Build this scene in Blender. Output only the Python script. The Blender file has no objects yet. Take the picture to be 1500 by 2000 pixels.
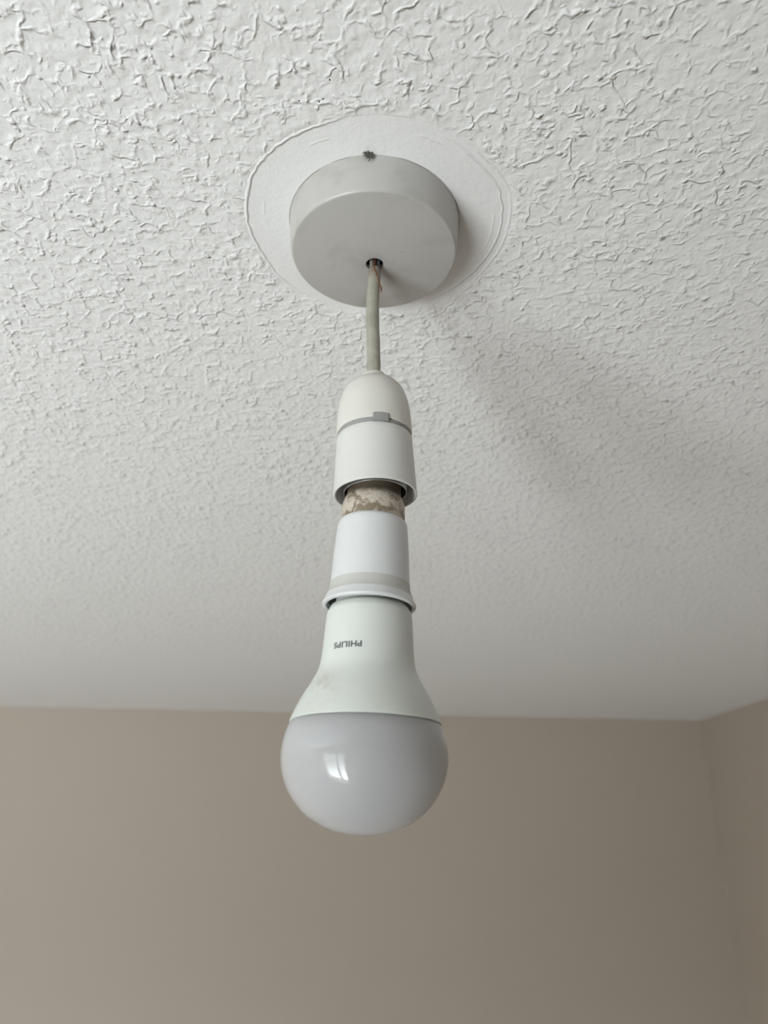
import bpy, bmesh, math, random
from mathutils import Vector, Matrix

# ------------------------------------------------------------------ camera
scene = bpy.context.scene
CZ = 2.1207                      # eye height of the phone above the floor
CEIL = CZ + 0.2793               # ceiling height, 2.40 m
PITCH, ROLL = math.radians(24.0), math.radians(0.58)
f = Vector((0, math.cos(PITCH), math.sin(PITCH)))
u0 = Vector((0, -math.sin(PITCH), math.cos(PITCH)))
r0 = Vector((1, 0, 0))
u = u0 * math.cos(ROLL) - r0 * math.sin(ROLL)
r = r0 * math.cos(ROLL) + u0 * math.sin(ROLL)
cam = bpy.data.cameras.new('camera')
cam.sensor_fit = 'VERTICAL'
cam.sensor_height = 9.8
cam.sensor_width = 7.35
cam.lens = 9.8 * 1500 / 2000
cam.clip_start = 0.01
cam.dof.use_dof = True
cam.dof.focus_distance = 0.325
cam.dof.aperture_fstop = 2.8
cam_o = bpy.data.objects.new('camera', cam)
scene.collection.objects.link(cam_o)
M = Matrix((r, u, -f)).transposed().to_4x4()
M.translation = Vector((0, 0, CZ))
cam_o.matrix_world = M
scene.camera = cam_o

# ------------------------------------------------------------------ light
SKY = (0.90, 0.97, 1.0); SKY_S = 15.0
GROUND = (0.93, 0.985, 1.01); GROUND_S = 32.0      # unseen ground glow, made this bright to shape the ceiling's falloff
HORIZON = (0.93, 1.0, 0.98); HORIZON_S = 4.2             # unseen horizon, dimmed so the far ceiling and back wall darken
w = bpy.data.worlds.new('daylight')
scene.world = w
w.use_nodes = True
nt = w.node_tree
nt.nodes.clear()
tc = nt.nodes.new('ShaderNodeTexCoord')
sp = nt.nodes.new('ShaderNodeSeparateXYZ')
nt.links.new(tc.outputs['Generated'], sp.inputs[0])
mr = nt.nodes.new('ShaderNodeMapRange')
mr.inputs['From Min'].default_value = -0.03
mr.inputs['From Max'].default_value = 0.04
nt.links.new(sp.outputs['Z'], mr.inputs['Value'])
mx = nt.nodes.new('ShaderNodeMix'); mx.data_type = 'RGBA'
mg = nt.nodes.new('ShaderNodeMapRange')
mg.inputs['From Min'].default_value = -0.24
mg.inputs['From Max'].default_value = -0.82
nt.links.new(sp.outputs['Z'], mg.inputs['Value'])
mh = nt.nodes.new('ShaderNodeMix'); mh.data_type = 'RGBA'
mh.inputs[6].default_value = tuple(c * HORIZON_S / 10 for c in HORIZON) + (1,)
mh.inputs[7].default_value = tuple(c * GROUND_S / 10 for c in GROUND) + (1,)
nt.links.new(mg.outputs[0], mh.inputs[0])
nt.links.new(mh.outputs[2], mx.inputs[6])
mx.inputs[7].default_value = tuple(c * SKY_S / 10 for c in SKY) + (1,)
nt.links.new(mr.outputs[0], mx.inputs[0])
bg = nt.nodes.new('ShaderNodeBackground')
bg.inputs['Strength'].default_value = 10
nt.links.new(mx.outputs[2], bg.inputs['Color'])
wo = nt.nodes.new('ShaderNodeOutputWorld')
nt.links.new(bg.outputs[0], wo.inputs['Surface'])

vs = scene.view_settings
vs.view_transform = 'Standard'
vs.look = 'None'
vs.gamma = 1.0
vs.use_curve_mapping = False
vs.exposure = 0.0

# room plan: corner of back and right wall, rotated a few degrees to the camera
CX, CY = 0.712, 1.7548
A = math.radians(3.55)
E1 = Vector((math.cos(A), math.sin(A), 0)); E2 = Vector((-math.sin(A), math.cos(A), 0))
def W(uu, vv, z):                # room plan -> world
    p = Vector((CX, CY, 0)) + E1 * uu + E2 * vv
    return Vector((p.x, p.y, z))
U_LEFT = -3.6; V_REAR = -2.66
WIN_U0, WIN_U1, WIN_Z0, WIN_Z1 = -2.95, -1.50, 0.45, 2.02
WALL_T = 0.26

la = bpy.data.lights.new('window_portal', 'AREA')
la.shape = 'RECTANGLE'
la.size = WIN_U1 - WIN_U0; la.size_y = WIN_Z1 - WIN_Z0
la.cycles.is_portal = True
lo = bpy.data.objects.new('window_portal', la)
scene.collection.objects.link(lo)
pz = E2.copy()                    # light looks into the room, along its -Z
Z = -pz; Yv = Vector((0, 0, 1)); X = Yv.cross(Z)
ml = Matrix((X, Yv, Z)).transposed().to_4x4()
ml.translation = W((WIN_U0 + WIN_U1) / 2, V_REAR - WALL_T + 0.01, (WIN_Z0 + WIN_Z1) / 2)
lo.matrix_world = ml

# ------------------------------------------------------------------ material helpers
class N:
    """small expression builder over shader nodes"""
    def __init__(s, name):
        s.m = bpy.data.materials.new(name); s.m.use_nodes = True
        s.t = s.m.node_tree; s.t.nodes.clear()
        s.out = s.t.nodes.new('ShaderNodeOutputMaterial')
        s.b = s.t.nodes.new('ShaderNodeBsdfPrincipled')
        s.t.links.new(s.b.outputs[0], s.out.inputs['Surface'])
        s.co = s.t.nodes.new('ShaderNodeTexCoord').outputs['Object']
    def set(s, k, v):
        i = s.b.inputs[k]
        if isinstance(v, bpy.types.NodeSocket): s.t.links.new(v, i)
        elif isinstance(v, tuple): i.default_value = (v + (1,)) if i.type == 'RGBA' else v
        else: i.default_value = v
    def _in(s, i, v):
        if isinstance(v, bpy.types.NodeSocket): s.t.links.new(v, i)
        else: i.default_value = v
    def m_(s, op, a, b=0.0, c=None, clamp=False):
        n = s.t.nodes.new('ShaderNodeMath'); n.operation = op; n.use_clamp = clamp
        s._in(n.inputs[0], a); s._in(n.inputs[1], b)
        if c is not None: s._in(n.inputs[2], c)
        return n.outputs[0]
    def v_(s, op, a, b=None, scale=None):
        n = s.t.nodes.new('ShaderNodeVectorMath'); n.operation = op
        s._in(n.inputs[0], a)
        if b is not None: s._in(n.inputs[1], b)
        if scale is not None: s._in(n.inputs['Scale'], scale)
        return n.outputs['Value' if op in ('LENGTH', 'DISTANCE') else 'Vector']
    def xyz(s, v):
        n = s.t.nodes.new('ShaderNodeSeparateXYZ'); s.t.links.new(v, n.inputs[0])
        return n.outputs
    def comb(s, x, y, z):
        n = s.t.nodes.new('ShaderNodeCombineXYZ')
        for i, q in enumerate((x, y, z)): s._in(n.inputs[i], q)
        return n.outputs[0]
    def noise(s, vec, scale, detail=2, rough=0.5, color=False, dist=0.0):
        n = s.t.nodes.new('ShaderNodeTexNoise')
        s.t.links.new(vec, n.inputs['Vector'])
        n.inputs['Scale'].default_value = scale; n.inputs['Detail'].default_value = detail
        n.inputs['Roughness'].default_value = rough; n.inputs['Distortion'].default_value = dist
        return n.outputs['Color' if color else 0]
    def vor(s, vec, scale, feature='F1', rnd=1.0, out='Distance'):
        n = s.t.nodes.new('ShaderNodeTexVoronoi'); n.feature = feature
        s.t.links.new(vec, n.inputs['Vector'])
        n.inputs['Scale'].default_value = scale; n.inputs['Randomness'].default_value = rnd
        return n.outputs[out]
    def ss(s, x, a, b, lo=0.0, hi=1.0, kind='SMOOTHSTEP'):
        n = s.t.nodes.new('ShaderNodeMapRange'); n.interpolation_type = kind; n.clamp = True
        s._in(n.inputs['Value'], x)
        if a > b: a, b, lo, hi = b, a, hi, lo
        n.inputs['From Min'].default_value = a; n.inputs['From Max'].default_value = b
        n.inputs['To Min'].default_value = lo; n.inputs['To Max'].default_value = hi
        return n.outputs[0]
    def mix(s, fac, a, b):
        n = s.t.nodes.new('ShaderNodeMix'); n.data_type = 'RGBA'
        s._in(n.inputs[0], fac)
        for i, q in ((6, a), (7, b)):
            if isinstance(q, bpy.types.NodeSocket): s.t.links.new(q, n.inputs[i])
            else: n.inputs[i].default_value = tuple(q) + (1,)
        return n.outputs[2]
    def bump(s, h, dist=1.0, strength=1.0):
        n = s.t.nodes.new('ShaderNodeBump')
        n.inputs['Distance'].default_value = dist; n.inputs['Strength'].default_value = strength
        s.t.links.new(h, n.inputs['Height'])
        s.t.links.new(n.outputs[0], s.b.inputs['Normal'])

def plain(name, col, rough=0.5, metal=0.0, var=0.0, scale=60, coat=0.0, spec=0.5, fine=0.0):
    n = N(name)
    if var:
        q = n.noise(n.co, scale, 3, 0.6)
        n.set('Base Color', n.mix(n.ss(q, 0.35, 0.7), col, tuple(c * (1 - var) for c in col)))
    else:
        n.set('Base Color', col)
    n.set('Roughness', rough); n.set('Metallic', metal); n.set('Coat Weight', coat)
    n.set('Specular IOR Level', spec)
    if fine: n.bump(n.noise(n.co, 2500, 2), fine)
    return n.m

XA, YA = -0.00602, 0.28436       # the pendant's axis

def ceiling_material():
    n = N('textured_ceiling_paint')
    mm = n.v_('SCALE', n.co, scale=1000.0)                      # millimetres
    flat = n.v_('MULTIPLY', mm, (1, 1, 0))
    # meandering distortion
    d1 = n.v_('SCALE', n.v_('SUBTRACT', n.noise(flat, 0.10, 1, 0.5, True), (0.5, 0.5, 0.5)), scale=12.0)
    d2 = n.v_('SCALE', n.v_('SUBTRACT', n.noise(flat, 0.30, 1, 0.5, True), (0.5, 0.5, 0.5)), scale=3.0)
    p = n.v_('ADD', n.v_('ADD', flat, d1), d2)
    q = n.v_('ADD', n.v_('ADD', flat, d2), (311.0, 127.0, 0.0))
    t = n.v_('ADD', n.v_('ADD', flat, d2), (57.0, 811.0, 0.0))
    big = n.noise(flat, 0.018, 2)
    # ridges: edges of a warped cell pattern, broken up by noise
    e1 = n.vor(p, 0.085, 'DISTANCE_TO_EDGE')
    m1 = n.ss(n.noise(flat, 0.12, 1, 0.5), 0.40, 0.66)
    r1 = n.m_('MULTIPLY', n.ss(e1, 0.125, 0.0), m1)
    e2 = n.vor(q, 0.16, 'DISTANCE_TO_EDGE')
    m2 = n.ss(n.noise(q, 0.17, 1, 0.5), 0.46, 0.70)
    r2 = n.m_('MULTIPLY', n.ss(e2, 0.19, 0.0), m2)
    # nubs where the stipple brush lifted off
    def nubs(vec, sc, rad_, lo_):
        v = n.vor(vec, sc, 'F1', 1.0)
        k = n.xyz(n.vor(vec, sc, 'F1', 1.0, 'Color'))[0]
        return n.m_('MULTIPLY', n.ss(v, rad_, 0.0), n.ss(k, lo_, 0.9))
    near1 = n.ss(e1, 0.22, 0.04, 0.30, 1.0); near2 = n.ss(e2, 0.26, 0.05, 0.35, 1.0)
    h = n.m_('ADD', n.m_('MULTIPLY', r1, 0.62), n.m_('MULTIPLY', r2, 0.28))
    h = n.m_('ADD', h, n.m_('MULTIPLY', n.m_('MULTIPLY', nubs(t, 0.15, 0.30, 0.30), near1), 1.35))
    h = n.m_('ADD', h, n.m_('MULTIPLY', n.m_('MULTIPLY', nubs(q, 0.28, 0.40, 0.45), near2), 0.62))
    h = n.m_('ADD', h, n.m_('MULTIPLY', n.noise(flat, 0.16, 1), 0.9))
    fine = n.noise(flat, 0.9, 3, 0.6)
    h = n.m_('MULTIPLY', h, n.ss(big, 0.3, 0.7, 0.7, 1.15))
    # smooth plaster patch round the ceiling rose, with a raised lip
    c = n.v_('SUBTRACT', flat, (XA * 1000 + 2.0, YA * 1000 + 2.0, 0.0))
    wob = n.m_('MULTIPLY', n.m_('SUBTRACT', n.noise(flat, 0.018, 1), 0.5), 9.0)
    wob2 = n.m_('MULTIPLY', n.m_('SUBTRACT', n.noise(flat, 0.2, 1), 0.5), 1.6)
    rad = n.m_('ADD', n.m_('ADD', n.v_('LENGTH', c), wob), wob2)
    out = n.ss(rad, 62.0, 68.0)
    h = n.m_('MULTIPLY', h, out)
    xr = n.xyz(c)[0]; yr = n.xyz(c)[1]
    lipm = n.m_('MAXIMUM', n.ss(xr, -5.0, -35.0, 0.12, 1.0), n.ss(xr, 30.0, 50.0, 0.0, 0.6))
    lipm = n.m_('MULTIPLY', lipm, n.ss(n.noise(flat, 0.05, 2), 0.3, 0.55, 0.45, 1.0))
    lipm = n.m_('MULTIPLY', lipm, n.ss(yr, 55.0, 30.0, 0.3, 1.0))
    lip = n.m_('MULTIPLY', n.ss(n.m_('ABSOLUTE', n.m_('SUBTRACT', rad, 63.5)), 1.1, 0.0), lipm)
    xr = n.xyz(c)[0]
    lip2 = n.m_('MULTIPLY', n.ss(n.m_('ABSOLUTE', n.m_('SUBTRACT', rad, 59.5)), 0.9, 0.0), n.ss(xr, 20.0, 45.0))
    lip3 = n.m_('MULTIPLY', n.ss(n.m_('ABSOLUTE', n.m_('SUBTRACT', rad, 55.5)), 0.9, 0.0),
                n.ss(n.noise(flat, 0.05, 1), 0.52, 0.62))
    h = n.m_('ADD', h, n.m_('MULTIPLY', lip, 0.52))
    h = n.m_('ADD', h, n.m_('MULTIPLY', lip2, 0.35))
    h = n.m_('ADD', h, n.m_('MULTIPLY', lip3, 0.15))
    h = n.m_('ADD', h, n.m_('MULTIPLY', n.noise(flat, 0.2, 2, 0.5), 0.28))
    h = n.m_('ADD', h, n.m_('MULTIPLY', fine, 0.07))
    n.bump(h, 0.001)
    # a few pin-head black spots
    base = (0.86, 0.86, 0.855)
    dark = None
    for (sx, sy, rr) in SPOTS:
        d = n.v_('DISTANCE', flat, (sx * 1000, sy * 1000, 0.0))
        k = n.ss(d, rr * 1.1, rr * 0.7)
        dark = k if dark is None else n.m_('MAXIMUM', dark, k)
    # grime line where the rose meets the paint
    cr = n.v_('LENGTH', n.v_('SUBTRACT', flat, (XA * 1000, YA * 1000, 0.0)))
    gl = n.m_('MULTIPLY', n.ss(cr, 41.5, 40.9), n.ss(n.noise(flat, 0.06, 3), 0.36, 0.55, 0.25, 1.0))
    col = n.mix(n.m_('MULTIPLY', gl, 0.8), base, (0.12, 0.11, 0.10))
    n.set('Base Color', n.mix(dark, col, (0.008, 0.008, 0.008)))
    n.set('Roughness', 0.55)
    return n.m

def pix(x, y, z):                # where the sight line of a photo point meets height z
    d = r * ((x - 750) / 1500) + u * ((1000 - y) / 1500) + f
    return d * ((z - CZ) / d.z)
SPOTS = []
for (px_, py_, rr_) in [(644, 156, .42), (584, 197, .40), (623.5, 198.5, .42), (631, 193, .40), (130, 399, .3), (530, 253, .2)]:
    q_ = pix(px_, py_, CEIL)
    SPOTS.append((q_.x, q_.y, rr_))

def wall_material():
    n = N('beige_wall_paint')
    q = n.noise(n.co, 2.0, 2)
    n.set('Base Color', n.mix(q, (0.445, 0.385, 0.325), (0.465, 0.405, 0.345)))
    n.set('Roughness', 0.6)
    n.bump(n.noise(n.co, 350, 3, 0.6), 0.0003)
    return n.m

def carpet_material():
    n = N('grey_beige_carpet')
    q = n.noise(n.co, 260, 3, 0.7)
    n.set('Base Color', n.mix(q, (0.21, 0.20, 0.185), (0.28, 0.265, 0.25)))
    n.set('Roughness', 0.95)
    n.bump(q, 0.004)
    return n.m

# ------------------------------------------------------------------ mesh helpers
C = scene.collection
def link(name, me, mat, parent=None, smooth=True, angle=35):
    me.materials.append(mat)
    if smooth:
        for p in me.polygons: p.use_smooth = True
        me.set_sharp_from_angle(angle=math.radians(angle))
    o = bpy.data.objects.new(name, me)
    C.objects.link(o)
    if parent: o.parent = parent
    return o
def obj(name, bm, mat, parent=None, smooth=True, angle=35):
    bmesh.ops.recalc_face_normals(bm, faces=bm.faces)
    me = bpy.data.meshes.new(name); bm.to_mesh(me); bm.free()
    return link(name, me, mat, parent, smooth, angle)
def thing(name, label, cat, loc, rot=(0, 0, 0)):
    o = bpy.data.objects.new(name, None); C.objects.link(o)
    o.empty_display_size = 0.02
    o.location = loc; o.rotation_euler = rot
    o['label'] = label; o['category'] = cat
    return o
def hexa(bm, pts):               # eight corners: bottom loop then top loop
    v = [bm.verts.new(p) for p in pts]
    for q in ((3, 2, 1, 0), (4, 5, 6, 7), (0, 1, 5, 4), (1, 2, 6, 5), (2, 3, 7, 6), (3, 0, 4, 7)):
        bm.faces.new([v[i] for i in q])
def plan_box(bm, u0, u1, v0, v1, z0, z1):
    q = [(u0, v0), (u1, v0), (u1, v1), (u0, v1)]
    hexa(bm, [W(a, b, z0) for a, b in q] + [W(a, b, z1) for a, b in q])
def struct(name, bm, mat, parent=None, smooth=False):
    o = obj(name, bm, mat, parent, smooth)
    if not parent: o['kind'] = 'structure'
    return o
def lathe(prof, seg=160, closed=False, bm=None):
    """prof: (R, z[, cx, cy]) in mm"""
    bm = bm or bmesh.new(); rings = []
    for p in prof:
        R, z = p[0], p[1]
        cx, cy = (p[2], p[3]) if len(p) > 2 else (0, 0)
        if R < 1e-6:
            rings.append([bm.verts.new((cx / 1000, cy / 1000, z / 1000))])
        else:
            rings.append([bm.verts.new(((cx + R * math.cos(2 * math.pi * i / seg)) / 1000,
                                        (cy + R * math.sin(2 * math.pi * i / seg)) / 1000, z / 1000)) for i in range(seg)])
    pairs = list(zip(rings, rings[1:]))
    if closed: pairs.append((rings[-1], rings[0]))
    for a, b in pairs:
        for i in range(seg):
            j = (i + 1) % seg
            if len(a) == 1 and len(b) == 1: continue
            if len(a) == 1: bm.faces.new((a[0], b[i], b[j]))
            elif len(b) == 1: bm.faces.new((a[i], b[0], a[j]))
            else: bm.faces.new((a[i], b[i], b[j], a[j]))
    return bm
def crom(pts, n=8):              # Catmull-Rom through the points
    P = [tuple(2 * a - b for a, b in zip(pts[0], pts[1]))] + list(pts) + [tuple(2 * a - b for a, b in zip(pts[-1], pts[-2]))]
    o = []
    for i in range(1, len(P) - 2):
        for k in range(n):
            t = k / n
            o.append(tuple(.5 * (2 * b + (-a + c) * t + (2 * a - 5 * b + 4 * c - d) * t * t + (-a + 3 * b - 3 * c + d) * t ** 3)
                           for a, b, c, d in zip(P[i - 1], P[i], P[i + 1], P[i + 2])))
    o.append(tuple(pts[-1]))
    return o
def arc(cx, cz, rr, a0, a1, n=6):
    return [(cx + rr * math.cos(math.radians(a0 + (a1 - a0) * i / n)), cz + rr * math.sin(math.radians(a0 + (a1 - a0) * i / n))) for i in range(n + 1)]
def tube(bm, pts, rad, seg=20, caps=True):
    """pts in mm; rad number or list"""
    P = [Vector(p) / 1000 for p in pts]
    n = len(P); rings = []
    ref = Vector((0, 1, 0))
    for i, p in enumerate(P):
        t = (P[min(i + 1, n - 1)] - P[max(i - 1, 0)]).normalized()
        a = ref - t * ref.dot(t)
        if a.length < 1e-4: a = Vector((1, 0, 0)) - t * t.x
        a.normalize(); ref = a; b = t.cross(a)
        R = (rad[i] if isinstance(rad, (list, tuple)) else rad) / 1000
        rings.append([bm.verts.new(p + (a * math.cos(2 * math.pi * k / seg) + b * math.sin(2 * math.pi * k / seg)) * R) for k in range(seg)])
    for a, b in zip(rings, rings[1:]):
        for k in range(seg): bm.faces.new((a[k], a[(k + 1) % seg], b[(k + 1) % seg], b[k]))
    if caps:
        bm.faces.new(rings[0][::-1]); bm.faces.new(rings[-1])
    return bm

# ------------------------------------------------------------------ the room
wall_m = wall_material()
white_gloss = plain('white_window_gloss', (0.82, 0.82, 0.80), 0.3)

bm = bmesh.new()                                    # ceiling slab
q = [(U_LEFT - 0.1, V_REAR - WALL_T), (0.25, V_REAR - WALL_T), (0.25, 0.1), (U_LEFT - 0.1, 0.1)]
hexa(bm, [W(a, b, CEIL) for a, b in q] + [W(a, b, CEIL + 0.1) for a, b in q])
struct('ceiling', bm, ceiling_material())
bm = bmesh.new()
hexa(bm, [W(a, b, -0.1) for a, b in q] + [W(a, b, 0) for a, b in q])
struct('floor', bm, carpet_material())
bm = bmesh.new(); plan_box(bm, U_LEFT - 0.1, 0.25, 0, 0.1, 0, CEIL)
struct('wall_back', bm, wall_m)
ur = V_REAR * math.tan(math.radians(-1.77))         # the right wall is not quite square to the back wall
bm = bmesh.new()
q = [(0, 0), (0.1, 0), (ur + 0.1, V_REAR), (ur, V_REAR)]
hexa(bm, [W(a, b, 0) for a, b in q] + [W(a, b, CEIL) for a, b in q])
struct('wall_right', bm, wall_m)
bm = bmesh.new(); plan_box(bm, U_LEFT - 0.1, U_LEFT, V_REAR, 0, 0, CEIL)
struct('wall_left', bm, wall_m)
bm = bmesh.new()                                    # rear wall round the window opening
b0, b1 = V_REAR - WALL_T, V_REAR
plan_box(bm, U_LEFT - 0.1, WIN_U0, b0, b1, 0, CEIL)
plan_box(bm, WIN_U1, 0.25, b0, b1, 0, CEIL)
plan_box(bm, WIN_U0, WIN_U1, b0, b1, 0, WIN_Z0)
plan_box(bm, WIN_U0, WIN_U1, b0, b1, WIN_Z1, CEIL)
struct('wall_rear', bm, wall_m)
# skirting along the walls
base_m = plain('white_skirting_gloss', (0.80, 0.80, 0.78), 0.35)
for nm, bx in (('baseboard_back', (U_LEFT, -0.015, -0.015, 0)), ('baseboard_left', (U_LEFT, U_LEFT + 0.015, V_REAR, 0))):
    bm = bmesh.new(); plan_box(bm, bx[0], bx[1], bx[2], bx[3], 0, 0.12); struct(nm, bm, base_m)
# window: frame, mullion, transom, sill board
bm = bmesh.new()
f0, f1, fw = V_REAR - 0.20, V_REAR - 0.13, 0.065
plan_box(bm, WIN_U0, WIN_U0 + fw, f0, f1, WIN_Z0, WIN_Z1)
plan_box(bm, WIN_U1 - fw, WIN_U1, f0, f1, WIN_Z0, WIN_Z1)
plan_box(bm, WIN_U0 + fw, WIN_U1 - fw, f0, f1, WIN_Z0, WIN_Z0 + fw)
plan_box(bm, WIN_U0 + fw, WIN_U1 - fw, f0, f1, WIN_Z1 - fw, WIN_Z1)
um = WIN_U0 + 0.70 * (WIN_U1 - WIN_U0)
plan_box(bm, um - .035, um + .035, f0, f1, WIN_Z0 + fw, WIN_Z1 - fw)
win = struct('window_1', bm, white_gloss)
bm = bmesh.new()
plan_box(bm, WIN_U0 + .001, WIN_U1 - .001, V_REAR - 0.13, V_REAR + 0.04, WIN_Z0, WIN_Z0 + 0.022)
struct('window_sill', bm, white_gloss, win)

# ------------------------------------------------------------------ pendant light
def aged_white(name, col, rough, stain=(0.45, 0.42, 0.37), amount=0.25, seed=0.0, scale=45, speck=0.0, coat=0.0):
    n = N(name)
    p = n.v_('ADD', n.co, (seed, seed * 1.7, seed * .3))
    a = n.ss(n.noise(p, scale, 4, 0.6, dist=0.6), 0.48, 0.75)
    c = n.mix(n.m_('MULTIPLY', a, amount), col, stain)
    if speck:
        s_ = n.vor(p, 240, 'F1')
        k = n.m_('MULTIPLY', n.ss(s_, 0.055, 0.035), n.ss(n.noise(p, 90, 1), 0.60, 0.62))
        c = n.mix(n.m_('MULTIPLY', k, speck), c, (0.06, 0.05, 0.045))
    n.set('Base Color', c); n.set('Roughness', rough); n.set('Coat Weight', coat)
    n.set('Subsurface Weight', 0.08); n.set('Subsurface Radius', (0.003, 0.003, 0.003)); n.set('Subsurface Scale', 1.0)
    return n
rose_n = aged_white('aged_white_rose_plastic', (0.47, 0.46, 0.44), 0.42, stain=(0.27, 0.255, 0.225), amount=0.42, seed=.31, scale=30, speck=0.6)
# scuffs on the face of the rose
cr_ = rose_n.b.inputs['Base Color'].links[0].from_socket
for (sx, sy, ln, wd, ang, am) in ((785, 487, 1.3, .45, -35, .55), (798, 571, 1.0, .4, -60, .7), (786, 579, 4.5, .45, -14, .35), (828, 573, 5.0, .4, 38, .3), (842, 535, 7.0, .3, 50, .22)):
    q_ = pix(sx, sy, CEIL - 0.0205)
    d_ = rose_n.v_('SCALE', rose_n.v_('SUBTRACT', rose_n.co, (q_.x - XA, q_.y - YA, 0.0)), scale=1000.0)
    dx_, dy_, dz_ = rose_n.xyz(d_)
    ca_, sa_ = math.cos(math.radians(ang)), math.sin(math.radians(ang))
    la_ = rose_n.m_('ADD', rose_n.m_('MULTIPLY', dx_, ca_), rose_n.m_('MULTIPLY', dy_, sa_))
    lb_ = rose_n.m_('ADD', rose_n.m_('MULTIPLY', dx_, -sa_), rose_n.m_('MULTIPLY', dy_, ca_))
    k_ = rose_n.m_('MULTIPLY', rose_n.ss(rose_n.m_('ABSOLUTE', la_), ln, ln * .3), rose_n.ss(rose_n.m_('ABSOLUTE', lb_), wd, 0.0))
    k_ = rose_n.m_('MULTIPLY', k_, rose_n.ss(rose_n.noise(rose_n.co, 900, 2), 0.35, 0.55, 0.3, 1.0))
    cr_ = rose_n.mix(rose_n.m_('MULTIPLY', k_, am), cr_, (0.07, 0.06, 0.05))
rose_n.set('Base Color', cr_); rose_n.set('Roughness', 0.32)
holder_n = aged_white('ivory_holder_plastic', (0.645, 0.63, 0.585), 0.42, amount=0.06)
skirt_n = aged_white('white_skirt_plastic', (0.64, 0.64, 0.615), 0.4, amount=0.05, seed=.7)
grey_m = plain('grey_lock_ring_plastic', (0.29, 0.29, 0.285), 0.5)

pend = thing('pendant_light', 'bare pendant light with round white ceiling rose, short beige cord and white lampholder', 'light',
             (XA, YA, CZ))
# ceiling rose: a shallow hollow cover, slightly domed, hole a touch off centre
prof = [(40.87, 279.3), (40.75, 277.0), (39.45, 262.6)]
prof += [(38.0 + 1.35 * math.cos(math.radians(t)), 261.9 + 1.75 * math.sin(math.radians(t))) for t in range(0, -91, -15)][1:]
rim_z = prof[-1][1]
HX, HY, HR = 0.4, 2.6, 4.1
face = []
for k in range(1, 13):
    t = k / 12
    R = 38.0 + (HR + .5 - 38.0) * t
    face.append((R, rim_z - 3.2 * math.sin(t * math.pi / 2), HX * t, HY * t))
prof = [(a, b, 0, 0) for a, b in prof] + face
zf = face[-1][1]
prof += [(HR + .12, zf + .1, HX, HY), (HR, zf + .5, HX, HY), (HR, zf + 2.4, HX, HY), (HR + 2, zf + 2.5, HX, HY), (36, 263.5, 0, 0), (37.5, 265, 0, 0), (39, 279.3, 0, 0)]
rose = obj('ceiling_rose', lathe(prof, 200, True), rose_n.m, pend)
# inside of the rose: terminal block seen as darkness through the hole
bm = bmesh.new()
for sx in (-1, 1):
    plan = [(-9 * 1, -5), (9, -5), (9, 5), (-9, 5)]
bmesh.ops.create_cube(bm, size=1, matrix=Matrix.Translation((0, 0.002, 0.272)) @ Matrix.Diagonal((0.034, 0.014, 0.010, 1)))
bmesh.ops.bevel(bm, geom=bm.edges[:], offset=0.001, segments=2, affect='EDGES')
obj('terminal_block', bm, plain('dark_bakelite', (0.03, 0.025, 0.02), 0.5), rose)

# cord
cord_n = N('aged_beige_cord_sheath')
cs = n_ = cord_n.noise(cord_n.co, 120, 4, 0.6)
cord_n.set('Base Color', cord_n.mix(cord_n.ss(cs, 0.4, 0.7), (0.35, 0.34, 0.28), (0.29, 0.28, 0.225)))
cc = cord_n.b.inputs['Base Color'].links[0].from_socket
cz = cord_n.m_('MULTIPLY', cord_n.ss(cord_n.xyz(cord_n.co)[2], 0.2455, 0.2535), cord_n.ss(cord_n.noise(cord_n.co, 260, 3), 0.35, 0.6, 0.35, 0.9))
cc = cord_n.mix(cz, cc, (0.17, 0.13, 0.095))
ck = cord_n.m_('MULTIPLY', cord_n.ss(cord_n.vor(cord_n.co, 210, 'F1'), 0.08, 0.05), cord_n.ss(cord_n.noise(cord_n.co, 80, 1), 0.52, 0.55))
cord_n.set('Base Color', cord_n.mix(cord_n.m_('MULTIPLY', ck, .8), cc, (0.07, 0.06, 0.05)))
cord_n.set('Roughness', 0.45)
cord_n.bump(cord_n.noise(cord_n.co, 300, 2), 0.0004)
cpath = crom([(0.35, 2.5, 254.2), (0.3, 2.3, 250), (0.05, 1.9, 242), (-0.25, 1.5, 233), (-0.05, 1.1, 222), (0.45, .7, 210), (0.8, .3, 199), (0.9, 0, 189)], 6)
crad = [2.72 + 0.25 * min(1, k / 8) + 0.05 * math.sin(k * .9) for k in range(len(cpath))]
crad[0] = 2.45
cord = obj('cord', tube(bmesh.new(), cpath, crad, 40), cord_n.m, pend, angle=50)
for k, (col, dx, dy) in enumerate((((0.07, 0.03, 0.02), 0.2, -1.35), ((0.22, 0.215, 0.19), -1.35, -0.5), ((0.10, 0.12, 0.14), 1.45, -0.4))):
    pts = crom([(0.35 + dx * .95, 2.5 + dy * .95, 253.5), (0.4 + dx * 1.05, 2.6 + dy * 1.05, 257), (0.4 + dx * 1.3, 2.7 + dy * .8, 262), (0.4 + dx * 2.6, 2.7 + dy, 267)], 5)
    o = obj('wire_core', tube(bmesh.new(), pts, 1.02, 14), plain('core_insulation', col, 0.45), cord)
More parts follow.
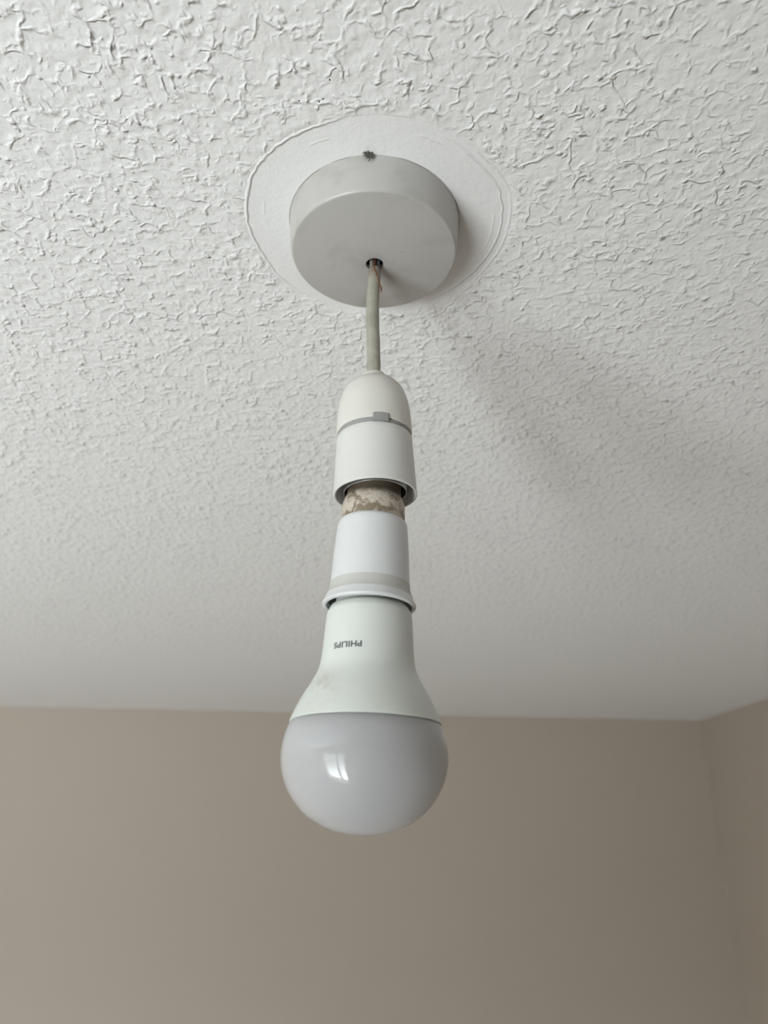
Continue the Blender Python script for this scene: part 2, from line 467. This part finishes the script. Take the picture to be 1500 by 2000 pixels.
# loose twisted copper strands lying down the front of the cord, ending in a small hook
mid = crom([(0.5, -0.35, 257.0), (0.2, -0.55, 252.6), (1.2, -0.6, 249.2), (2.15, -0.05, 245.6), (2.75, 0.2, 243.2), (3.4, -.1, 241.7), (3.75, -.3, 240.0), (3.55, -.4, 238.4)], 14)
bm = bmesh.new()
for ph in (0, math.pi):
    pts = []
    for i, p in enumerate(mid):
        a = ph + i * 0.42
        k = 0.24 if i < len(mid) * .86 else 0.12
        pts.append((p[0] + k * math.cos(a), p[1] + k * math.sin(a) * .6, p[2] + k * math.sin(a) * .6))
    tube(bm, pts, 0.2, 10)
s_ = obj('copper_strand', bm, plain('tarnished_copper', (0.20, 0.08, 0.045), 0.45, 0.5), cord)
s_['label'] = 'frayed copper strand twisted down the top of the cord'

# lampholder, tilted a degree or so on the cord
hold = bpy.data.objects.new('lampholder', None); C.objects.link(hold)
hold.parent = pend; hold.empty_display_size = .01
HP = 192.0
hold.location = (0.0007, 0, HP / 1000); hold.rotation_euler = (0, -math.atan(1.7 / 58.5), 0)
def dz(prof, z0): return [(a[0], a[1] - z0) + tuple(a[2:]) for a in prof]
capz = [(188.0, 7.0), (187.2, 9.6), (184.0, 12.55), (180.0, 14.18), (176.0, 15.12), (171.0, 15.7), (166.0, 15.95), (162.3, 16.0)]
cp = [(3.2, 189), (3.2, 191.6), (3.5, 192.1), (4.6, 192.0), (5.5, 191.6), (6.1, 190.8), (6.4, 189.6), (6.5, 188.4)]
cp += [(a, b) for b, a in crom(capz, 6)] + [(15.85, 161.9), (15.3, 161.9), (14.6, 164), (14.0, 172), (11, 181), (3.2, 186)]
obj('cap', lathe(dz(cp, HP), 160, True), holder_n.m, hold, angle=28)
# grey locking ring with its square tab
ring = obj('lock_ring', lathe(dz([(15.35, 158.6), (15.35, 163.5), (13.2, 163.5), (13.2, 158.6)], HP), 128, True), grey_m, hold)
bm = bmesh.new()
a0, a1 = math.radians(-90 - 1.5), math.radians(-90 + 22.0)
N_ = 12
def tabpt(a, R, z): return (R * math.cos(a) / 1000, R * math.sin(a) / 1000, (z - HP) / 1000)
cols = []
for i in range(N_ + 1):
    a = a0 + (a1 - a0) * i / N_
    cols.append([bm.verts.new(tabpt(a, R, z)) for R, z in ((15.3, 159.85), (16.75, 159.85), (16.75, 163.7), (15.3, 163.9))])
for c0, c1 in zip(cols, cols[1:]):
    for k in range(4): bm.faces.new((c0[k], c0[(k + 1) % 4], c1[(k + 1) % 4], c1[k]))
bm.faces.new(cols[0]); bm.faces.new(cols[-1][::-1])
bmesh.ops.recalc_face_normals(bm, faces=bm.faces)
bmesh.ops.bevel(bm, geom=[e for e in bm.edges if e.is_manifold and e.calc_face_angle() > .8], offset=0.0004, segments=3, affect='EDGES')
# thing > part > sub-part only: the tab belongs to the ring mesh
me = ring.data; bm2 = bmesh.new(); bm2.from_mesh(me)
tmp = bpy.data.meshes.new('tab'); bm.to_mesh(tmp); bm.free(); bm2.from_mesh(tmp); bpy.data.meshes.remove(tmp)
bmesh.ops.recalc_face_normals(bm2, faces=bm2.faces)
bm2.to_mesh(me); bm2.free()
for p in me.polygons: p.use_smooth = True
me.set_sharp_from_angle(angle=math.radians(35))
sk = [(15.2, 159.9), (15.75, 159.75), (15.98, 159.4), (16.05, 157), (17.08, 135.2)] + arc(16.75, 134.1, .5, 0, -90, 5)[0:] + [(16.35, 133.75), (16.15, 134.2), (15.4, 150), (15.2, 156)]
obj('skirt', lathe(dz(sk, HP), 160, True), skirt_n.m, hold)
inner_m = plain('tinned_barrel_metal', (0.45, 0.46, 0.45), 0.32, 0.9)
bb = [(12.5, 134.9), (12.75, 134.6), (13.05, 134.9), (13.1, 158.6), (12.4, 158.6)]
obj('barrel', lathe(dz(bb, HP), 120, True), inner_m, hold)
obj('contact_plate', lathe(dz([(0, 157.5), (15.0, 157.5), (15.0, 158.5), (0, 158.5)], HP), 96), plain('dark_holder_interior', (0.10, 0.10, 0.09), 0.6), hold)

# ------------------------------------------------------------------ bulb adaptor
AP = 104.0
adap = thing('bulb_adaptor', 'white flared bulb socket adaptor with speckled tarnished cap, between lampholder and bulb', 'adaptor',
             (XA + 0.0011, YA, CZ + AP / 1000), (0, math.atan(0.9 / 35.5), 0))
an = N('tarnished_speckled_shaded_cap')
mmc = an.co
pat = an.ss(an.noise(mmc, 210, 4, 0.65, dist=.5), 0.44, 0.60)
grain = an.noise(mmc, 2600, 2, 0.7)
c_ = an.mix(pat, (0.62, 0.56, 0.48), (0.24, 0.19, 0.13))
c_ = an.mix(an.m_('MULTIPLY', an.ss(grain, 0.50, 0.62), 0.5), c_, (0.18, 0.14, 0.10))
c_ = an.mix(an.ss(an.m_('ADD', an.xyz(mmc)[2], an.m_('MULTIPLY', an.noise(mmc, 250, 2), 0.004)), 0.0275, 0.0315), c_, (0.13, 0.10, 0.07))  # upper end browned: the holder's shade put into the tarnish colour
c_ = an.mix(an.ss(an.vor(mmc, 330, 'F1'), 0.10, 0.07), c_, (0.03, 0.025, 0.02))
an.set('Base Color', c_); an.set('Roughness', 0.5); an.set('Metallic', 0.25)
an.bump(grain, 0.0002)
cpz = [(121.5, 12.75), (123, 12.85), (127.0, 12.8), (129.5, 12.5), (131.5, 11.9), (133.2, 11.2), (136, 10.95), (145, 10.9)]
cpp = [(12.4, 120.5)] + [(a, b) for b, a in crom(cpz, 5)] + arc(9.4, 145.2, 1.5, 0, 90, 5) + [(0, 146.7)]
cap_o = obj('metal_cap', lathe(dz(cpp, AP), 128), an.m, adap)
for s in (-1, 1):
    obj('bayonet_pin', tube(bmesh.new(), [(s * 10.5, 0, 141 - AP), (s * 12.3, 0, 141 - AP)], 1.0, 14), inner_m, cap_o)
body_n = aged_white('cool_white_adaptor_plastic', (0.645, 0.66, 0.665), 0.3, amount=0.05, seed=1.3, speck=0.7, coat=0.0)
body = [(12.6, 121.2), (13.1, 121.45), (13.55, 121.0), (13.95, 120.0), (14.15, 118.0), (14.45, 114), (14.85, 108), (15.2, 100), (15.5, 95.0), (15.62, 93.2),
        (16.0, 91.8), (16.7, 90.2), (17.35, 88.7)] + arc(17.35, 87.0, .75, 45, -90, 8) + [(16.9, 86.15), (16.5, 86.3), (16.3, 86.9), (16.2, 90), (14.6, 96), (13.6, 108), (12.6, 119)]
ab = obj('body', lathe(dz(body, AP), 160, True), body_n.m, adap, angle=30)
bm = lathe(dz([(15.52, 95.3), (15.74, 93.2), (16.12, 91.7), (16.76, 90.4), (16.7, 90.1), (15.5, 93), (15.4, 95.3)], AP), 160, True)
gb = obj('collar_band', bm, plain('matt_grey_white_plastic', (0.52, 0.515, 0.49), 0.6), ab)
gb['label'] = 'matt greyish band above the flared rim'
obj('socket_shell', lathe(dz([(15.9, 88.5), (15.9, 88.3), (15.2, 90.5), (14.2, 104), (14.5, 104), (15.5, 92)], AP), 96, True), inner_m, adap)

# ------------------------------------------------------------------ light bulb
BP = 30.0
bulb = thing('light_bulb', 'large round LED light bulb with frosted grey globe and white neck, hanging lowest', 'light bulb',
             (XA, YA, CZ + BP / 1000), (0, math.atan(0.9 / 56.0), 0))
hn = N('greenish_white_bulb_housing')
co = hn.co; X_, Y_, Z_ = hn.xyz(co)
zs = hn.m_('MULTIPLY', Z_, 1000.0); xs = hn.m_('MULTIPLY', X_, 1000.0)
# brown handling smudge low on the left shoulder
sm = hn.m_('MULTIPLY', hn.ss(xs, -4.0, -20.0), hn.ss(hn.m_('ABSOLUTE', hn.m_('SUBTRACT', zs, 22.0)), 9.0, 2.0))
sm = hn.m_('MULTIPLY', sm, hn.ss(hn.noise(co, 130, 4, 0.65), 0.40, 0.68))
smw = hn.m_('MULTIPLY', hn.ss(zs, 30.0, 20.0), hn.ss(hn.noise(co, 50, 3), 0.45, 0.7))
c_ = hn.mix(hn.m_('MULTIPLY', smw, 0.25), (0.63, 0.66, 0.625), (0.55, 0.55, 0.48))
c_ = hn.mix(hn.m_('MULTIPLY', sm, 0.75), c_, (0.40, 0.35, 0.26))
k_ = hn.m_('MULTIPLY', hn.ss(hn.vor(co, 190, 'F1'), 0.05, 0.03), hn.ss(hn.noise(co, 70, 1), 0.58, 0.6))
c_ = hn.mix(hn.m_('MULTIPLY', k_, .8), c_, (0.1, 0.09, 0.08))
hn.set('Base Color', c_); hn.set('Roughness', 0.42)
nz = [(84.9, 15.45), (82.5, 16.3), (76.0, 16.75), (68.0, 17.2), (62.0, 18.15), (57.0, 20.45), (52.0, 23.35), (47.0, 25.8), (43.0, 27.38)]
neckspl = crom(nz, 8)
hp = [(13.0, 92), (13.1, 86.9), (14.0, 86.5), (14.9, 86.0)] + [(a, b) for b, a in neckspl] + [(27.42, 42.75), (27.2, 42.5), (25.5, 42.5), (25.5, 43.5), (15, 62), (12.5, 86), (12, 92)]
hous = obj('housing', lathe(dz(hp, BP), 192, True), hn.m, bulb, angle=40)
obj('screw_cap', lathe(dz([(0, 101), (9, 101), (12.6, 99)] + [(12.9 + .5 * math.cos(k * math.pi / 2), 98.5 - k * .45) for k in range(14)] + [(12.6, 91), (0, 91)], BP), 96), inner_m, bulb)
gn = N('frosted_white_globe')
gn.set('Base Color', (0.42, 0.42, 0.425)); gn.set('Roughness', 0.5)
gn.set('Subsurface Weight', 0.95); gn.set('Subsurface Radius', (0.022, 0.022, 0.023)); gn.set('Subsurface Scale', 1.0)
gn.set('Coat Weight', 1.0); gn.set('Coat Roughness', 0.03); gn.set('Coat IOR', 1.42); gn.set('Specular IOR Level', 0.2)
gz = [(42.3, 27.3), (38.09, 28.74), (33.2, 29.60), (28.3, 29.45), (22.43, 27.92), (16.55, 24.54), (11.65, 19.8), (8.72, 14.76), (6.76, 9.77), (5.78, 4.87), (5.39, 0.0)]
gp = [(26.4, 43.4), (26.6, 42.5), (27.15, 42.35)] + [(max(a, 0), b) for b, a in crom(gz, 10)][1:]
obj('globe', lathe(dz(gp, BP), 192), gn.m, bulb, angle=60)

# printed wordmark, upside down on the neck
def neckR(z):
    for (za, ra), (zb, rb) in zip(neckspl, neckspl[1:]):
        if zb <= z <= za: return ra + (rb - ra) * (za - z) / (za - zb)
    return neckspl[0][1]
cu = bpy.data.curves.new('wordmark', 'FONT')
cu.body = 'PHILIPS'; cu.align_x = 'CENTER'; cu.align_y = 'CENTER'; cu.size = 1.0; cu.offset = 0.042; cu.space_character = 1.06; cu.resolution_u = 6
to = bpy.data.objects.new('wordmark_source', cu); C.objects.link(to)
dg = bpy.context.evaluated_depsgraph_get()
tm = bpy.data.meshes.new_from_object(to.evaluated_get(dg))
bpy.data.objects.remove(to); bpy.data.curves.remove(cu)
xs_ = [v.co.x for v in tm.vertices]; ys_ = [v.co.y for v in tm.vertices]
cx_, cy_ = (max(xs_) + min(xs_)) / 2, (max(ys_) + min(ys_)) / 2
TW, TH, TA, TZ = 11.5, 2.3, math.radians(-90 - 25.5), 68.0
sx_, sy_ = TW / (max(xs_) - min(xs_)), TH / (max(ys_) - min(ys_))
bm = bmesh.new(); bm.from_mesh(tm)
bmesh.ops.subdivide_edges(bm, edges=[e for e in bm.edges if e.calc_length() > .3], cuts=2)
for v in bm.verts:
    lx, ly = (v.co.x - cx_) * sx_, (v.co.y - cy_) * sy_
    z = TZ - ly; R = neckR(z) + 0.03
    a = TA - lx / 17.2
    v.co = (R * math.cos(a) / 1000, R * math.sin(a) / 1000, (z - BP) / 1000)
bpy.data.meshes.remove(tm)
lg = obj('printed_wordmark', bm, plain('grey_print', (0.11, 0.12, 0.12), 0.5), hous)
lg['label'] = 'grey printed lettering, upside down'

# ------------------------------------------------------------------ lint caught on the rose
random.seed(4)
bm = bmesh.new()
c0 = pix(719, 303, CEIL - 0.0012)
cx0, cy0, cz0 = c0.x * 1000, c0.y * 1000, (c0.z + CZ) * 1000
for k in range(110):
    s = (cx0 + random.gauss(0, .75), cy0 - .3 + random.gauss(0, .3), CEIL * 1000 - abs(random.gauss(0, .6)) - .15)
    pts = [s]
    for j in range(4):
        pts.append((pts[-1][0] + random.gauss(0, .32), pts[-1][1] + random.gauss(0, .2), min(CEIL * 1000 - .1, pts[-1][2] + random.gauss(-.1, .5))))
    tube(bm, crom(pts, 3), 0.09, 5)
pts = crom([(cx0 + .2, cy0 - .4, CEIL * 1000 - 1), (cx0 + 1.2, cy0 - .6, CEIL * 1000 - 2.6), (cx0 + .9, cy0 - .5, CEIL * 1000 - 4.0), (cx0 + .2, cy0 - .4, CEIL * 1000 - 5.2)], 4)
tube(bm, pts, .22, 8)
lint = obj('dust_clump', bm, plain('grey_lint', (0.13, 0.12, 0.10), 0.95))
lint['label'] = 'small dark grey dust clump caught between ceiling rose and ceiling'
lint['category'] = 'dust'
